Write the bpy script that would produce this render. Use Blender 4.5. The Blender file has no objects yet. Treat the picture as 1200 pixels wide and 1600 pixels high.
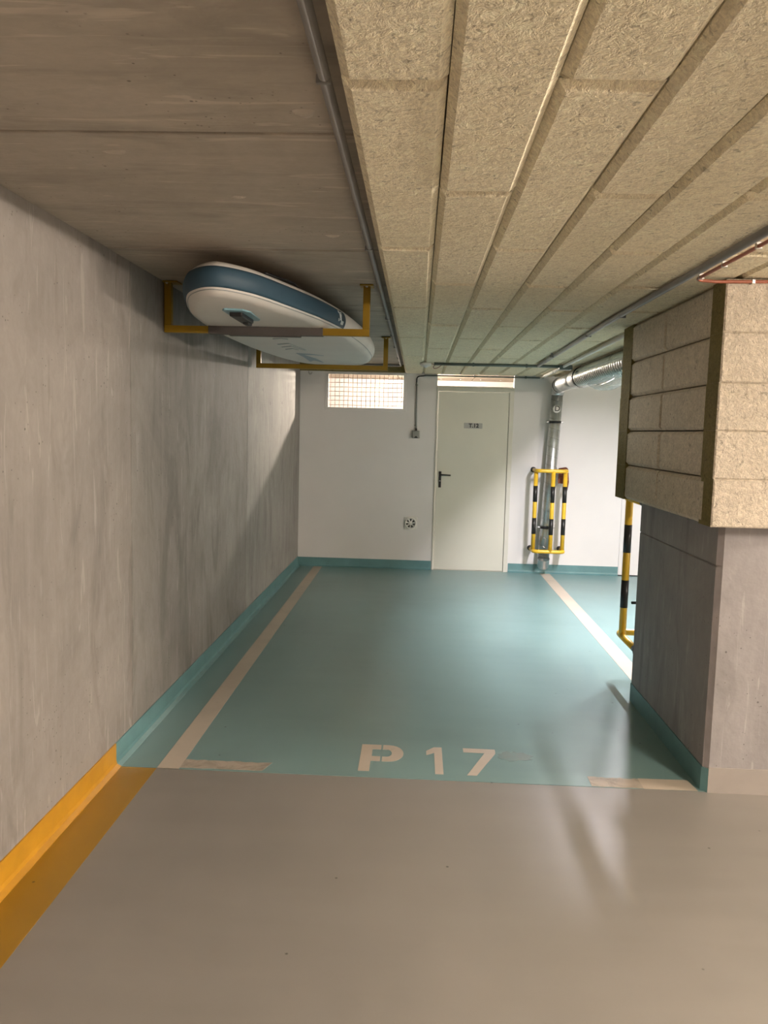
import bpy, bmesh, math, random
from mathutils import Matrix, Vector
random.seed(7)
scene = bpy.context.scene
COL = scene.collection
PI = math.pi

# ------------------------------------------------------------------ camera
cam_d = bpy.data.cameras.new('camera')
cam = bpy.data.objects.new('camera', cam_d); COL.objects.link(cam)
cam_d.sensor_fit = 'VERTICAL'; cam_d.sensor_height = 36.0
cam_d.lens = 1246.118 * 36.0 / 1600.0
cam_d.clip_start = 0.02
_r = (0.9987585597708023, 0.04278273823734429, 0.02551424295305331)
_u = (-0.029673618031033314, 0.09958846636287844, 0.9945861520051634)
_f = (-0.04001019466961997, 0.9941085326444014, -0.10073435186714812)
cam.matrix_world = Matrix(((_r[0], _u[0], -_f[0], 0.0), (_r[1], _u[1], -_f[1], 0.0), (_r[2], _u[2], -_f[2], 1.6), (0, 0, 0, 1)))
scene.camera = cam

# ------------------------------------------------------------------ world, exposure
world = bpy.data.worlds.new('world'); scene.world = world
world.use_nodes = True
world.node_tree.nodes['Background'].inputs[0].default_value = (0.5, 0.5, 0.5, 1)
world.node_tree.nodes['Background'].inputs[1].default_value = 0.02
vs = scene.view_settings
vs.view_transform = 'Standard'; vs.look = 'None'; vs.gamma = 1.0; vs.use_curve_mapping = False
vs.exposure = 0.17
scene.cycles.max_bounces = 5
scene.cycles.diffuse_bounces = 4
scene.cycles.glossy_bounces = 3
scene.cycles.adaptive_threshold = 0.1

# lamp outputs (the fixtures themselves are built further down)
BAY_LAMP_W = 138.0
AISLE_LAMP_S = 300.0
REAR_FILL_S = 260.0
SIDE_FILL_S = 350.0
STORE_LAMP_S = 6200.0
WARM = (1.0, 0.85, 0.72)
NEUTRAL = (1.0, 0.94, 0.99)
STORE = (1.0, 0.86, 0.72)

# ------------------------------------------------------------------ node materials
def lin(r, g, b):
    def c(v):
        v /= 255.0
        return v / 12.92 if v <= 0.04045 else ((v + 0.055) / 1.055) ** 2.4
    return (c(r), c(g), c(b))

class NT:
    def __init__(self, name):
        self.m = bpy.data.materials.new(name); self.m.use_nodes = True
        self.t = self.m.node_tree; self.b = self.t.nodes['Principled BSDF']
        self.pos = self.t.nodes.new('ShaderNodeNewGeometry').outputs['Position']
    def n(self, typ, **kw):
        x = self.t.nodes.new(typ)
        for k, v in kw.items(): setattr(x, k, v)
        return x
    def l(self, a, b): self.t.links.new(a, b)
    def mapped(self, stretch, rot=(0, 0, 0)):
        mp = self.n('ShaderNodeMapping'); mp.inputs['Scale'].default_value = stretch; mp.inputs['Rotation'].default_value = rot
        self.l(self.pos, mp.inputs['Vector']); return mp.outputs['Vector']
    def noise(self, scale, detail=6, rough=0.6, vec=None, dist=0.0):
        x = self.n('ShaderNodeTexNoise'); x.inputs['Scale'].default_value = scale
        x.inputs['Detail'].default_value = detail; x.inputs['Roughness'].default_value = rough
        x.inputs['Distortion'].default_value = dist
        self.l(vec if vec else self.pos, x.inputs['Vector']); return x.outputs['Fac']
    def ramp(self, fac, lo, hi, a=0.0, b=1.0):
        x = self.n('ShaderNodeMapRange'); x.inputs['From Min'].default_value = lo; x.inputs['From Max'].default_value = hi
        x.inputs['To Min'].default_value = a; x.inputs['To Max'].default_value = b
        self.l(fac, x.inputs['Value']); return x.outputs['Result']
    def math(self, op, a, b):
        x = self.n('ShaderNodeMath', operation=op)
        for i, v in enumerate((a, b)):
            if isinstance(v, (int, float)): x.inputs[i].default_value = v
            else: self.l(v, x.inputs[i])
        return x.outputs[0]
    def mix(self, fac, a, b):
        x = self.n('ShaderNodeMix', data_type='RGBA')
        if isinstance(fac, (int, float)): x.inputs[0].default_value = fac
        else: self.l(fac, x.inputs[0])
        for i, v in ((6, a), (7, b)):
            if isinstance(v, tuple): x.inputs[i].default_value = (v[0], v[1], v[2], 1)
            else: self.l(v, x.inputs[i])
        return x.outputs[2]
    def bump(self, h, strength, dist=0.01):
        x = self.n('ShaderNodeBump'); x.inputs['Strength'].default_value = strength; x.inputs['Distance'].default_value = dist
        self.l(h, x.inputs['Height']); self.l(x.outputs[0], self.b.inputs['Normal'])
    def fin(self, col, rough, metal=0.0, spec=None):
        if isinstance(col, tuple): self.b.inputs['Base Color'].default_value = (col[0], col[1], col[2], 1)
        else: self.l(col, self.b.inputs['Base Color'])
        if isinstance(rough, (int, float)): self.b.inputs['Roughness'].default_value = rough
        else: self.l(rough, self.b.inputs['Roughness'])
        self.b.inputs['Metallic'].default_value = metal
        if spec is not None: self.b.inputs['Specular IOR Level'].default_value = spec
        return self.m

def sc(c, k): return tuple(min(1.0, v * k) for v in c)

def plain(name, col, rough=0.5, metal=0.0, var=0.12, scale=6.0, bump=0.0, bscale=120.0, spec=None):
    t = NT(name)
    f = t.ramp(t.noise(scale, 3), 0.3, 0.7)
    c = t.mix(f, sc(col, 1 - var), sc(col, 1 + var))
    if bump: t.bump(t.noise(bscale, 3), bump, 0.002)
    return t.fin(c, rough, metal, spec)

def concrete(name, col, streak=(3.5, 3.5, 0.35), pores=True, blot=0.24, dark=0.8):
    t = NT(name)
    base = t.ramp(t.noise(1.1, 6, 0.66, t.mapped((1, 1, 1)), 0.8), 0.34, 0.66)
    st = t.ramp(t.noise(2.2, 5, 0.68, t.mapped(streak), 0.8), 0.36, 0.66)
    fine = t.ramp(t.noise(16, 4, 0.7, t.mapped((1 + streak[0] * 0.2, 1 + streak[1] * 0.2, 1)), 0.6), 0.3, 0.7)
    c = t.mix(base, sc(col, 1 - blot), sc(col, 1 + blot))
    c = t.mix(t.math('MULTIPLY', st, 0.6), c, sc(col, 1.26))
    c = t.mix(t.math('MULTIPLY', fine, 0.30), c, sc(col, 0.72))
    # pale cement runs and dark damp blotches
    run = t.ramp(t.noise(4.0, 3, 0.55, t.mapped((streak[0] * 1.6, streak[1] * 1.6, streak[2] * 1.6)), 1.4), 0.61, 0.67)
    c = t.mix(t.math('MULTIPLY', run, 0.45), c, sc(col, 1.62))
    damp = t.ramp(t.noise(1.4, 4, 0.62, t.mapped((streak[0] * 0.6 + 0.3, streak[1] * 0.6 + 0.3, streak[2] + 0.4)), 1.4), 0.53, 0.68)
    c = t.mix(t.math('MULTIPLY', damp, 0.55), c, sc(col, 1 - 0.5 * dark))
    if pores:
        keepn = t.noise(2.9, 1)
        for sc_n, lo, hi, k0 in ((17.0, 0.055, 0.10, 0.54), (34.0, 0.06, 0.13, 0.52)):
            v = t.n('ShaderNodeTexVoronoi'); v.inputs['Scale'].default_value = sc_n; t.l(t.pos, v.inputs['Vector'])
            hole = t.ramp(v.outputs['Distance'], lo, hi, 1.0, 0.0)
            keep = t.ramp(keepn, k0, k0 + 0.06)
            hole = t.math('MULTIPLY', hole, keep)
            c = t.mix(t.math('MULTIPLY', hole, 0.72), c, sc(col, 0.25))
    t.bump(t.noise(14, 3, 0.62), 0.45, 0.007)
    return t.fin(c, 0.78, 0.0, 0.3)

def wool(name, col, coarse=1.0):
    t = NT(name)
    oi = t.n('ShaderNodeObjectInfo').outputs['Random']
    fib = t.noise(95, 3, 0.75, t.mapped((1.25, 0.8, 1), (0.3, 0.2, 0.5)), 0.5)
    flake = t.noise(23, 5, 0.72, t.mapped((1.0, 1.0, 1.2), (0.4, 0.1, 0.8)), 0.7)
    c = t.mix(t.ramp(fib, 0.3, 0.7), sc(col, 0.72), sc(col, 1.22))
    c = t.mix(t.math('MULTIPLY', t.ramp(flake, 0.52, 0.70), 0.6), c, sc(col, 1.38))
    c = t.mix(t.math('MULTIPLY', t.ramp(flake, 0.46, 0.32), 0.55), c, sc(col, 0.62))
    pit = t.ramp(t.noise(42, 2, 0.5, None, 1.0), 0.64, 0.70)
    c = t.mix(t.math('MULTIPLY', pit, 0.7), c, sc(col, 0.34))
    big = t.ramp(t.noise(1.7, 2), 0.3, 0.7)
    c = t.mix(t.math('MULTIPLY', big, 0.35), c, (col[0] * 0.84, col[1] * 0.82, col[2] * 0.72))
    c = t.mix(t.math('MULTIPLY', oi, 0.16), c, sc(col, 0.70))
    t.bump(t.math('MULTIPLY', t.noise(34, 4, 0.75, None, 0.4), 2.0), 0.70 * coarse, 0.010)
    return t.fin(c, 0.9, 0.0, 0.15)

def screed(name, col, tint, gloss=0.36):
    """sealed floor coating: fine grit, scuffs and faint roller smears"""
    t = NT(name)
    big = t.ramp(t.noise(0.8, 4, 0.6, t.mapped((1.0, 0.7, 1)), 0.3), 0.3, 0.7)
    c = t.mix(big, sc(col, 0.86), sc(col, 1.12))
    sm = t.ramp(t.noise(2.4, 3, 0.5, t.mapped((0.5, 2.6, 1)), 0.1), 0.35, 0.75)
    c = t.mix(t.math('MULTIPLY', sm, 0.5), c, tint)
    grit = t.noise(420, 2, 0.5)
    c = t.mix(t.math('MULTIPLY', t.ramp(grit, 0.5, 0.8), 0.25), c, sc(col, 0.7))
    v = t.n('ShaderNodeTexVoronoi'); v.inputs['Scale'].default_value = 5.5; t.l(t.pos, v.inputs['Vector'])
    sp = t.ramp(v.outputs['Distance'], 0.02, 0.04, 1.0, 0.0)
    c = t.mix(t.math('MULTIPLY', sp, 0.8), c, sc(col, 0.16))
    scuff = t.ramp(t.noise(3.3, 4, 0.6, None, 0.3), 0.58, 0.80)
    c = t.mix(t.math('MULTIPLY', scuff, 0.10), c, sc(col, 0.6))
    t.bump(grit, 0.22, 0.0016)
    return t.fin(c, gloss, 0.0, 0.5)

def worn_paint(name, col, under, thr=0.60, rough=0.5):
    t = NT(name)
    w = t.ramp(t.noise(9, 8, 0.7, None, 0.8), thr, thr + 0.16)
    c = t.mix(t.ramp(t.noise(2.5, 6), 0.3, 0.7), sc(col, 0.9), sc(col, 1.06))
    c = t.mix(t.math('MULTIPLY', w, 0.6), c, under)
    t.bump(t.noise(380, 2), 0.15, 0.0012)
    return t.fin(c, rough, 0.0, 0.4)

def emit(name, col, s):
    t = NT(name)
    t.b.inputs['Emission Color'].default_value = (col[0], col[1], col[2], 1)
    t.b.inputs['Emission Strength'].default_value = s
    return t.fin((0.8, 0.8, 0.8), 0.5)

M = {}
M['conc1'] = concrete('concrete_wall_pale', (0.262, 0.240, 0.219))
M['conc2'] = concrete('concrete_wall_dark', (0.240, 0.226, 0.207), blot=0.34)
M['conc3'] = concrete('concrete_wall_light', (0.315, 0.300, 0.278), blot=0.2)
M['conc_ceiling'] = concrete('concrete_ceiling', (0.40, 0.355, 0.295), streak=(0.35, 3.0, 1), blot=0.18)
M['conc_blob'] = concrete('pale_cement', (0.52, 0.47, 0.40), pores=False)
M['conc_pillar'] = concrete('concrete_pillar', (0.300, 0.286, 0.288), blot=0.16)
M['conc_edge'] = concrete('concrete_chamfer', (0.260, 0.238, 0.236), blot=0.25)
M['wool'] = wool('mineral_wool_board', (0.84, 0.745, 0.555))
M['wool_side'] = wool('mineral_wool_dimmed', (0.66, 0.59, 0.485), 1.1)  # same boards as the ceiling, colour darkened to stand in for weaker light
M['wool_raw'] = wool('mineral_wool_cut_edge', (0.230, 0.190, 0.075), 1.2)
M['teal'] = screed('teal_floor_coating', (0.175, 0.293, 0.292), (0.205, 0.325, 0.320), 0.30)
M['beige'] = screed('beige_floor_coating', (0.245, 0.228, 0.208), (0.275, 0.257, 0.236), 0.36)
M['teal_wall'] = plain('teal_skirting_paint', (0.120, 0.255, 0.265), 0.42, var=0.1, bump=0.1)
M['yellow_wall'] = plain('yellow_skirting_paint', (0.52, 0.262, 0.016), 0.45, var=0.1, bump=0.1)
M['yellow_floor'] = screed('yellow_floor_paint', (0.34, 0.185, 0.010), (0.31, 0.17, 0.009), 0.4)
M['beige_wall'] = plain('beige_skirting_paint', (0.34, 0.31, 0.285), 0.45, var=0.06, bump=0.1)
M['line'] = worn_paint('white_line_paint', (0.52, 0.45, 0.37), (0.32, 0.30, 0.25), 0.60)
M['line_worn'] = worn_paint('scuffed_line_paint', (0.46, 0.40, 0.33), (0.25, 0.21, 0.165), 0.44)
M['stain'] = worn_paint('grey_floor_stain', (0.17, 0.23, 0.21), (0.14, 0.25, 0.24), 0.48, 0.5)
M['white_wall'] = plain('white_wall_paint', (0.76, 0.745, 0.73), 0.7, var=0.03, scale=1.5, bump=0.12, bscale=200)
M['store_wall'] = plain('store_room_paint', (0.27, 0.255, 0.245), 0.75, var=0.03)
M['store_ceiling'] = plain('store_room_boards', (0.27, 0.22, 0.16), 0.8, var=0.08)
M['door'] = plain('cream_door_enamel', (0.70, 0.69, 0.60), 0.42, var=0.03, scale=2)
M['door_frame'] = plain('cream_frame_enamel', (0.68, 0.67, 0.59), 0.45, var=0.03)
M['black'] = plain('black_plastic', (0.012, 0.012, 0.012), 0.45, var=0.2)
M['black_paint'] = plain('black_band_paint', (0.014, 0.014, 0.013), 0.4, var=0.2)
M['yellow'] = plain('yellow_guard_paint', (0.78, 0.49, 0.035), 0.32, var=0.08, scale=10)
M['rack'] = plain('mustard_rack_paint', (0.27, 0.16, 0.002), 0.42, var=0.1, scale=9)
M['galv'] = plain('galvanised_steel', (0.62, 0.63, 0.63), 0.32, 0.9, var=0.15, scale=14)
M['galv_bright'] = plain('aluminium_foil_hose', (0.78, 0.78, 0.77), 0.24, 0.95, var=0.1, scale=14)
M['seam'] = plain('folded_seam', (0.42, 0.42, 0.41), 0.4, 0.9, var=0.2)
M['conduit'] = plain('grey_conduit_plastic', (0.215, 0.215, 0.21), 0.34, var=0.08, scale=8)
M['conduit_dark'] = plain('dark_grey_conduit', (0.13, 0.16, 0.15), 0.45, var=0.1)
M['box_grey'] = plain('grey_box_plastic', (0.30, 0.31, 0.29), 0.5, var=0.06)
M['steel'] = plain('bare_steel', (0.55, 0.53, 0.50), 0.3, 0.9)
M['plastic_white'] = plain('white_plastic', (0.74, 0.73, 0.69), 0.4, var=0.04)
M['copper'] = plain('red_brown_cable', (0.34, 0.105, 0.055), 0.4, var=0.1)
M['red_wire'] = plain('dark_red_wire', (0.18, 0.025, 0.018), 0.45)
M['board_white'] = plain('white_board_skin', (0.68, 0.66, 0.62), 0.48, var=0.05, scale=3, bump=0.05)
M['board_blue'] = plain('blue_board_band', (0.026, 0.066, 0.100), 0.58, var=0.08, scale=4, bump=0.05)
M['board_patch'] = plain('pale_blue_patch', (0.20, 0.36, 0.42), 0.45, var=0.06)
M['board_mark'] = plain('grey_blue_print', (0.26, 0.34, 0.40), 0.45, var=0.06)
M['board_line'] = plain('pale_grey_print', (0.33, 0.36, 0.36), 0.45, var=0.06)
M['board_text'] = plain('white_print', (0.62, 0.68, 0.70), 0.45)
M['pad'] = plain('grey_foam_pad', (0.085, 0.076, 0.070), 0.75, var=0.12, bump=0.2)
M['sign'] = plain('silver_sign_plate', (0.42, 0.43, 0.41), 0.35, 0.3, var=0.05)
M['wire'] = plain('reddish_mesh_wire', (0.30, 0.20, 0.17), 0.5, 0.3)
M['rust'] = plain('rusty_bracket', (0.18, 0.055, 0.025), 0.8, var=0.4, scale=40, bump=0.3)
M['pipe_black'] = plain('blackened_pipe_end', (0.02, 0.02, 0.02), 0.5)
tf = NT('clear_plastic_film')
tf.b.inputs['Alpha'].default_value = 0.35
M['film'] = tf.fin((0.66, 0.76, 0.74), 0.18)
M['aisle_lamp'] = emit('aisle_lamp_glow', WARM, AISLE_LAMP_S)
M['rear_fill_lamp'] = emit('rear_fill_lamp_glow', WARM, REAR_FILL_S)
M['side_fill_lamp'] = emit('side_fill_lamp_glow', WARM, SIDE_FILL_S)
M['store_lamp'] = emit('store_lamp_glow', STORE, STORE_LAMP_S)
M['lamp_body'] = plain('lamp_housing_white', (0.62, 0.62, 0.60), 0.5, var=0.03)

# ------------------------------------------------------------------ mesh helpers
OFF = {}
class MB:
    def __init__(self): self.v = []; self.f = []; self.mi = []; self.sm = []
    def add(self, vs, fs, mi=0, smooth=False):
        o = len(self.v); self.v += [tuple(p) for p in vs]
        for f in fs: self.f.append([i + o for i in f]); self.mi.append(mi); self.sm.append(smooth)
        return self
    def box(self, x0, x1, y0, y1, z0, z1, mi=0):
        vs = [(x, y, z) for z in (z0, z1) for y in (y0, y1) for x in (x0, x1)]
        return self.add(vs, [(0, 2, 3, 1), (4, 5, 7, 6), (0, 1, 5, 4), (2, 6, 7, 3), (0, 4, 6, 2), (1, 3, 7, 5)], mi)
    def bbox(self, x0, x1, y0, y1, z0, z1, b, mi=0):
        """box with bevelled edges"""
        bm = bmesh.new(); bmesh.ops.create_cube(bm, size=1.0)
        for q in bm.verts:
            q.co = Vector(((x0 + x1) / 2 + q.co.x * (x1 - x0), (y0 + y1) / 2 + q.co.y * (y1 - y0), (z0 + z1) / 2 + q.co.z * (z1 - z0)))
        bmesh.ops.bevel(bm, geom=bm.edges[:], offset=b, segments=2, affect='EDGES', profile=0.5)
        bm.verts.index_update()
        self.add([q.co[:] for q in bm.verts], [[q.index for q in f.verts] for f in bm.faces], mi); bm.free(); return self
    def tube(self, path, r, seg=12, cap=True, mi=0, closed=False):
        pts = [Vector(p) for p in path]; n = len(pts); rr = r if isinstance(r, (list, tuple)) else [r] * n
        rings = []; prev = None
        for i, p in enumerate(pts):
            if closed: t = pts[(i + 1) % n] - pts[i - 1]
            elif i == 0: t = pts[1] - pts[0]
            elif i == n - 1: t = pts[-1] - pts[-2]
            else: t = (pts[i + 1] - p).normalized() + (p - pts[i - 1]).normalized()
            t.normalize()
            if prev is None:
                a = Vector((0, 0, 1)) if abs(t.z) < 0.9 else Vector((1, 0, 0))
                u = t.cross(a).normalized()
            else:
                u = (prev - t * prev.dot(t)).normalized()
            prev = u; w = t.cross(u)
            rings.append([p + (u * math.cos(2 * PI * k / seg) + w * math.sin(2 * PI * k / seg)) * rr[i] for k in range(seg)])
        vs = [q for ring in rings for q in ring]; fs = []
        for i in range(n if closed else n - 1):
            j = (i + 1) % n
            for k in range(seg):
                fs.append((i * seg + k, i * seg + (k + 1) % seg, j * seg + (k + 1) % seg, j * seg + k))
        self.add(vs, fs, mi, True)
        if cap and not closed:
            o = len(self.v) - len(vs)
            self.f.append([o + k for k in range(seg)][::-1]); self.f.append([o + (n - 1) * seg + k for k in range(seg)])
            self.mi += [mi, mi]; self.sm += [False, False]
        return self
    def prism(self, poly, z0, z1, mi=0):
        """polygon in x,y extruded along z (counter-clockwise)"""
        n = len(poly)
        vs = [(x, y, z0) for x, y in poly] + [(x, y, z1) for x, y in poly]
        fs = [tuple(range(n))[::-1], tuple(range(n, 2 * n))] + [(i, (i + 1) % n, n + (i + 1) % n, n + i) for i in range(n)]
        return self.add(vs, fs, mi)
    def lathe(self, c, axis, prof, seg=24, mi=0):
        """prof: list of (radius, height along axis)"""
        a = Vector(axis).normalized(); h = Vector((0, 0, 1)) if abs(a.z) < 0.9 else Vector((1, 0, 0))
        u = a.cross(h).normalized(); w = a.cross(u); c = Vector(c)
        vs = []; fs = []
        for r, t in prof:
            for k in range(seg):
                g = 2 * PI * k / seg
                vs.append(c + a * t + (u * math.cos(g) + w * math.sin(g)) * max(r, 1e-5))
        for i in range(len(prof) - 1):
            for k in range(seg):
                fs.append((i * seg + k, i * seg + (k + 1) % seg, (i + 1) * seg + (k + 1) % seg, (i + 1) * seg + k))
        return self.add(vs, fs, mi, True)
    def build(self, name, mat, parent=None):
        o = OFF.get(parent.name, Vector((0, 0, 0))) if parent else Vector((0, 0, 0))
        me = bpy.data.meshes.new(name)
        me.from_pydata([(x - o.x, y - o.y, z - o.z) for x, y, z in self.v], [], self.f)
        mats = mat if isinstance(mat, (list, tuple)) else [mat]
        for m in mats: me.materials.append(M[m])
        for p, mi, s in zip(me.polygons, self.mi, self.sm): p.material_index = mi; p.use_smooth = s
        bm = bmesh.new(); bm.from_mesh(me); bmesh.ops.recalc_face_normals(bm, faces=bm.faces[:]); bm.to_mesh(me); bm.free()
        ob = bpy.data.objects.new(name, me); COL.objects.link(ob)
        if parent: ob.parent = parent
        OFF[ob.name] = o
        return ob

def fillet(pts, r, n=6):
    """round the corners of a polyline"""
    pts = [Vector(p) for p in pts]; out = [pts[0]]
    for i in range(1, len(pts) - 1):
        a, b, c = pts[i - 1], pts[i], pts[i + 1]
        d1 = (a - b).normalized(); d2 = (c - b).normalized()
        ang = d1.angle(d2); t = min(r / math.tan(ang / 2), (a - b).length * 0.49, (c - b).length * 0.49)
        p0 = b + d1 * t; p1 = b + d2 * t
        for k in range(n + 1):
            s = k / n; out.append(p0 * (1 - s) ** 2 + b * 2 * s * (1 - s) + p1 * s ** 2)
    out.append(pts[-1]); return out

def empty(name, loc):
    o = bpy.data.objects.new(name, None); COL.objects.link(o); o.location = loc
    o.empty_display_size = 0.1
    OFF[o.name] = Vector(loc); return o
def tag(o, label=None, cat=None, group=None, kind=None):
    if label: o['label'] = label
    if cat: o['category'] = cat
    if group: o['group'] = group
    if kind: o['kind'] = kind
    return o
def struct(o, label=None, cat=None): return tag(o, label, cat, None, 'structure')
def text_mesh(name, body, size, mat, loc, rot, parent, offset=0.0, ext=0.0006, align='CENTER'):
    cu = bpy.data.curves.new(name, 'FONT'); cu.body = body; cu.size = size; cu.extrude = ext; cu.offset = offset
    cu.align_x = align; cu.align_y = 'CENTER'
    tmp = bpy.data.objects.new(name + '_tmp', cu); COL.objects.link(tmp)
    bpy.context.view_layer.update()
    me = bpy.data.meshes.new_from_object(tmp.evaluated_get(bpy.context.evaluated_depsgraph_get()))
    bpy.data.objects.remove(tmp); bpy.data.curves.remove(cu)
    me.name = name; me.materials.clear(); me.materials.append(M[mat])
    o = OFF.get(parent.name, Vector((0, 0, 0)))
    me.transform(Matrix.Translation(Vector(loc) - o) @ rot)
    ob = bpy.data.objects.new(name, me); COL.objects.link(ob); ob.parent = parent; OFF[ob.name] = o
    return ob
def copy_part(src, parent, loc, name=None):
    c = src.copy(); COL.objects.link(c); c.parent = parent; c.location = loc; return c

# ------------------------------------------------------------------ dimensions (metres, camera foot at the origin)
XL = -1.377; XR = 6.2; YB = 9.25; YF = -4.6; BAY = 3.555
ZC = 2.365            # concrete soffit
ZI = 2.262            # face of the insulation boards
DX0, DX1, DZ1 = 0.203, 1.077, 2.125     # door opening
WX0, WX1, WZ0, WZ1 = -1.054, -0.178, 1.855, 2.245

# ------------------------------------------------------------------ floors
fl = struct(MB().box(XL - 0.2, XR, YF, BAY, -0.15, 0.0).build('floor', 'beige'), 'beige coated driving aisle floor in the foreground', 'floor')
MB().prism([(XL, YF), (-1.18, YF), (-1.18, BAY), (XL, BAY)], -0.02, 0.0012).build('painted_stripe', 'yellow_floor', fl)
bay = struct(MB().box(XL - 0.2, XR, BAY, YB + 0.06, -0.15, 0.002).build('floor', 'teal'), 'teal coated parking bay floor with white markings', 'floor')
def paint(poly, mat='line', name='painted_line', z=0.0034):
    a = sum(poly[i][0] * poly[(i + 1) % len(poly)][1] - poly[(i + 1) % len(poly)][0] * poly[i][1] for i in range(len(poly)))
    return MB().prism(poly if a > 0 else poly[::-1], 0.0005, z).build(name, mat, bay)
paint([(-1.178, BAY), (-1.074, BAY), (-1.074, 3.665), (-1.08, YB - 0.035), (-1.18, YB - 0.035)])
paint([(1.455, BAY + 1.3), (1.572, BAY + 1.3), (1.572, YB - 0.035), (1.455, YB - 0.035)])
def ragged(x0, x1, y0, y1, seed, ends):
    rnd = random.Random(seed); top = []; bot = []
    n = 14
    for i in range(n + 1):
        x = x0 + (x1 - x0) * i / n
        bot.append((x, y0 + rnd.uniform(0, 0.006))); top.append((x, y1 + rnd.uniform(-0.008, 0.004)))
    if ends: bot[-1] = (bot[-1][0] - 0.02, bot[-1][1]); top[-1] = (top[-1][0] + 0.012, top[-1][1])
    return bot + top[::-1]
paint(ragged(-1.074, -0.665, BAY + 0.012, 3.664, 3, True), 'line_worn', z=0.003)
paint(ragged(0.845, 1.08, BAY, 3.66, 5, False), 'line_worn', z=0.003)
paint([(1.08, BAY), (1.324, BAY), (1.312, 3.666), (1.08, 3.662)])
# bay number
paint([(-0.239, 3.937), (-0.14, 3.937), (-0.14, 3.882), (-0.183, 3.882), (-0.183, 3.793), (-0.14, 3.793), (-0.14, 3.737), (-0.185, 3.737), (-0.185, 3.619), (-0.238, 3.619)], name='painted_letter')['label'] = 'stem of the white stencilled letter P'
bowl = [(-0.131, 3.737)]
for k in range(13):
    g = -PI / 2 + PI * k / 12
    bowl.append((-0.098 + 0.072 * math.cos(g), 3.837 + 0.1 * math.sin(g)))
bowl.append((-0.131, 3.937)); bowl.append((-0.131, 3.882))
for k in range(9):
    g = PI / 2 - PI * k / 8
    bowl.append((-0.108 + 0.024 * math.cos(g), 3.837 + 0.045 * math.sin(g)))
bowl.append((-0.131, 3.792))
paint(bowl, name='painted_letter')['label'] = 'bowl of the white stencilled letter P'
paint([(0.087, 3.884), (0.126, 3.934), (0.166, 3.936), (0.166, 3.617), (0.127, 3.617), (0.127, 3.866), (0.088, 3.834)], name='painted_digit')['label'] = 'white stencilled digit 1'
paint([(0.274, 3.939), (0.436, 3.937), (0.434, 3.886), (0.322, 3.618), (0.277, 3.618), (0.380, 3.886), (0.275, 3.890)], name='painted_digit')['label'] = 'white stencilled digit 7'
st = []
rnd = random.Random(11)
for k in range(26):
    g = 2 * PI * k / 26
    rx = 0.085 * (1 + rnd.uniform(-0.12, 0.2)) * (0.75 if abs(math.cos(g)) < 0.4 else 1.0)
    st.append((0.525 + rx * math.cos(g), 3.862 + 0.058 * math.sin(g) * (1 + rnd.uniform(-0.25, 0.2))))
paint(st, 'stain', 'floor_stain', 0.0026)

# ------------------------------------------------------------------ left concrete wall
wl = struct(MB().box(XL - 0.25, XL - 0.03, YF, YB + 2.7, -0.15, 2.6).build('wall_left', 'conc2'), 'rough grey cast concrete wall along the left side', 'wall')
edges = [YF, -1.45, 1.17, 3.79, 6.412, YB + 0.02]
for i in range(5):
    MB().bbox(XL - 0.05, XL, edges[i] + 0.0025, edges[i + 1] - 0.0025, 0.0, ZC + 0.02, 0.004).build('concrete_panel', ['conc3', 'conc2', 'conc1', 'conc2', 'conc3'][i], wl)
# form-tie holes plugged in the far panels
for y, z in ((7.05, 1.94), (7.4, 1.83), (8.05, 1.86), (6.62, 0.33), (8.0, 0.49), (5.35, 1.94)):
    MB().lathe((XL, y, z), (1, 0, 0), [(0.0, 0.001), (0.012, 0.0015), (0.016, 0.0012), (0.018, -0.002)], 12).build('tie_hole', 'conc_edge', wl)

# ------------------------------------------------------------------ white back wall with openings
wb = MB(); T = 0.06
for x0, x1, z0, z1 in ((XL - 0.05, WX0, 0, 2.5), (WX0, WX1, 0, WZ0), (WX0, WX1, WZ1, 2.5), (WX1, DX0, 0, 2.5), (DX0, DX1, ZI + 0.004, 2.5), (DX1, XR, 0, 2.5)):
    wb.box(x0, x1, YB, YB + T, z0, z1)
wall_back = struct(wb.build('wall_back', 'white_wall'), 'white painted wall at the end of the bay', 'wall')
# ------------------------------------------------------------------ remaining shell
struct(MB().box(XR, XR + 0.2, YF, YB + 0.06, -0.15, 2.6).build('wall_right', 'white_wall'), 'white wall far beyond the pillar on the right', 'wall')
struct(MB().box(XL - 0.25, XR + 0.2, YF - 0.2, YF, -0.15, 2.6).build('wall_front', 'conc1'), 'concrete wall behind the viewer', 'wall')
# ceiling: slab, board-marked concrete strips on the left, insulation boards on the right
ce = struct(MB().box(XL - 0.25, XR + 0.2, YF - 0.2, YB + 2.7, ZC + 0.012, ZC + 0.25).build('ceiling', 'conc_ceiling'), 'concrete slab partly clad with tan insulation boards', 'ceiling')
cy = [YF, -3.4, -2.7, -2.0, -1.3, -0.62, 0.07, 0.76, 1.46, 2.16, 2.855, 3.508, 4.31, 4.987, 5.696, 6.477, 7.229, 7.803, 8.42, 9.024, YB]
rnd = random.Random(4)
for i in range(len(cy) - 1):
    dz = rnd.uniform(-0.003, 0.003)
    MB().bbox(XL - 0.02, -0.06, cy[i] + 0.0025, cy[i + 1] - 0.0025, ZC + dz, ZC + 0.03, 0.005).build('concrete_strip', 'conc_ceiling', ce)

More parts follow.
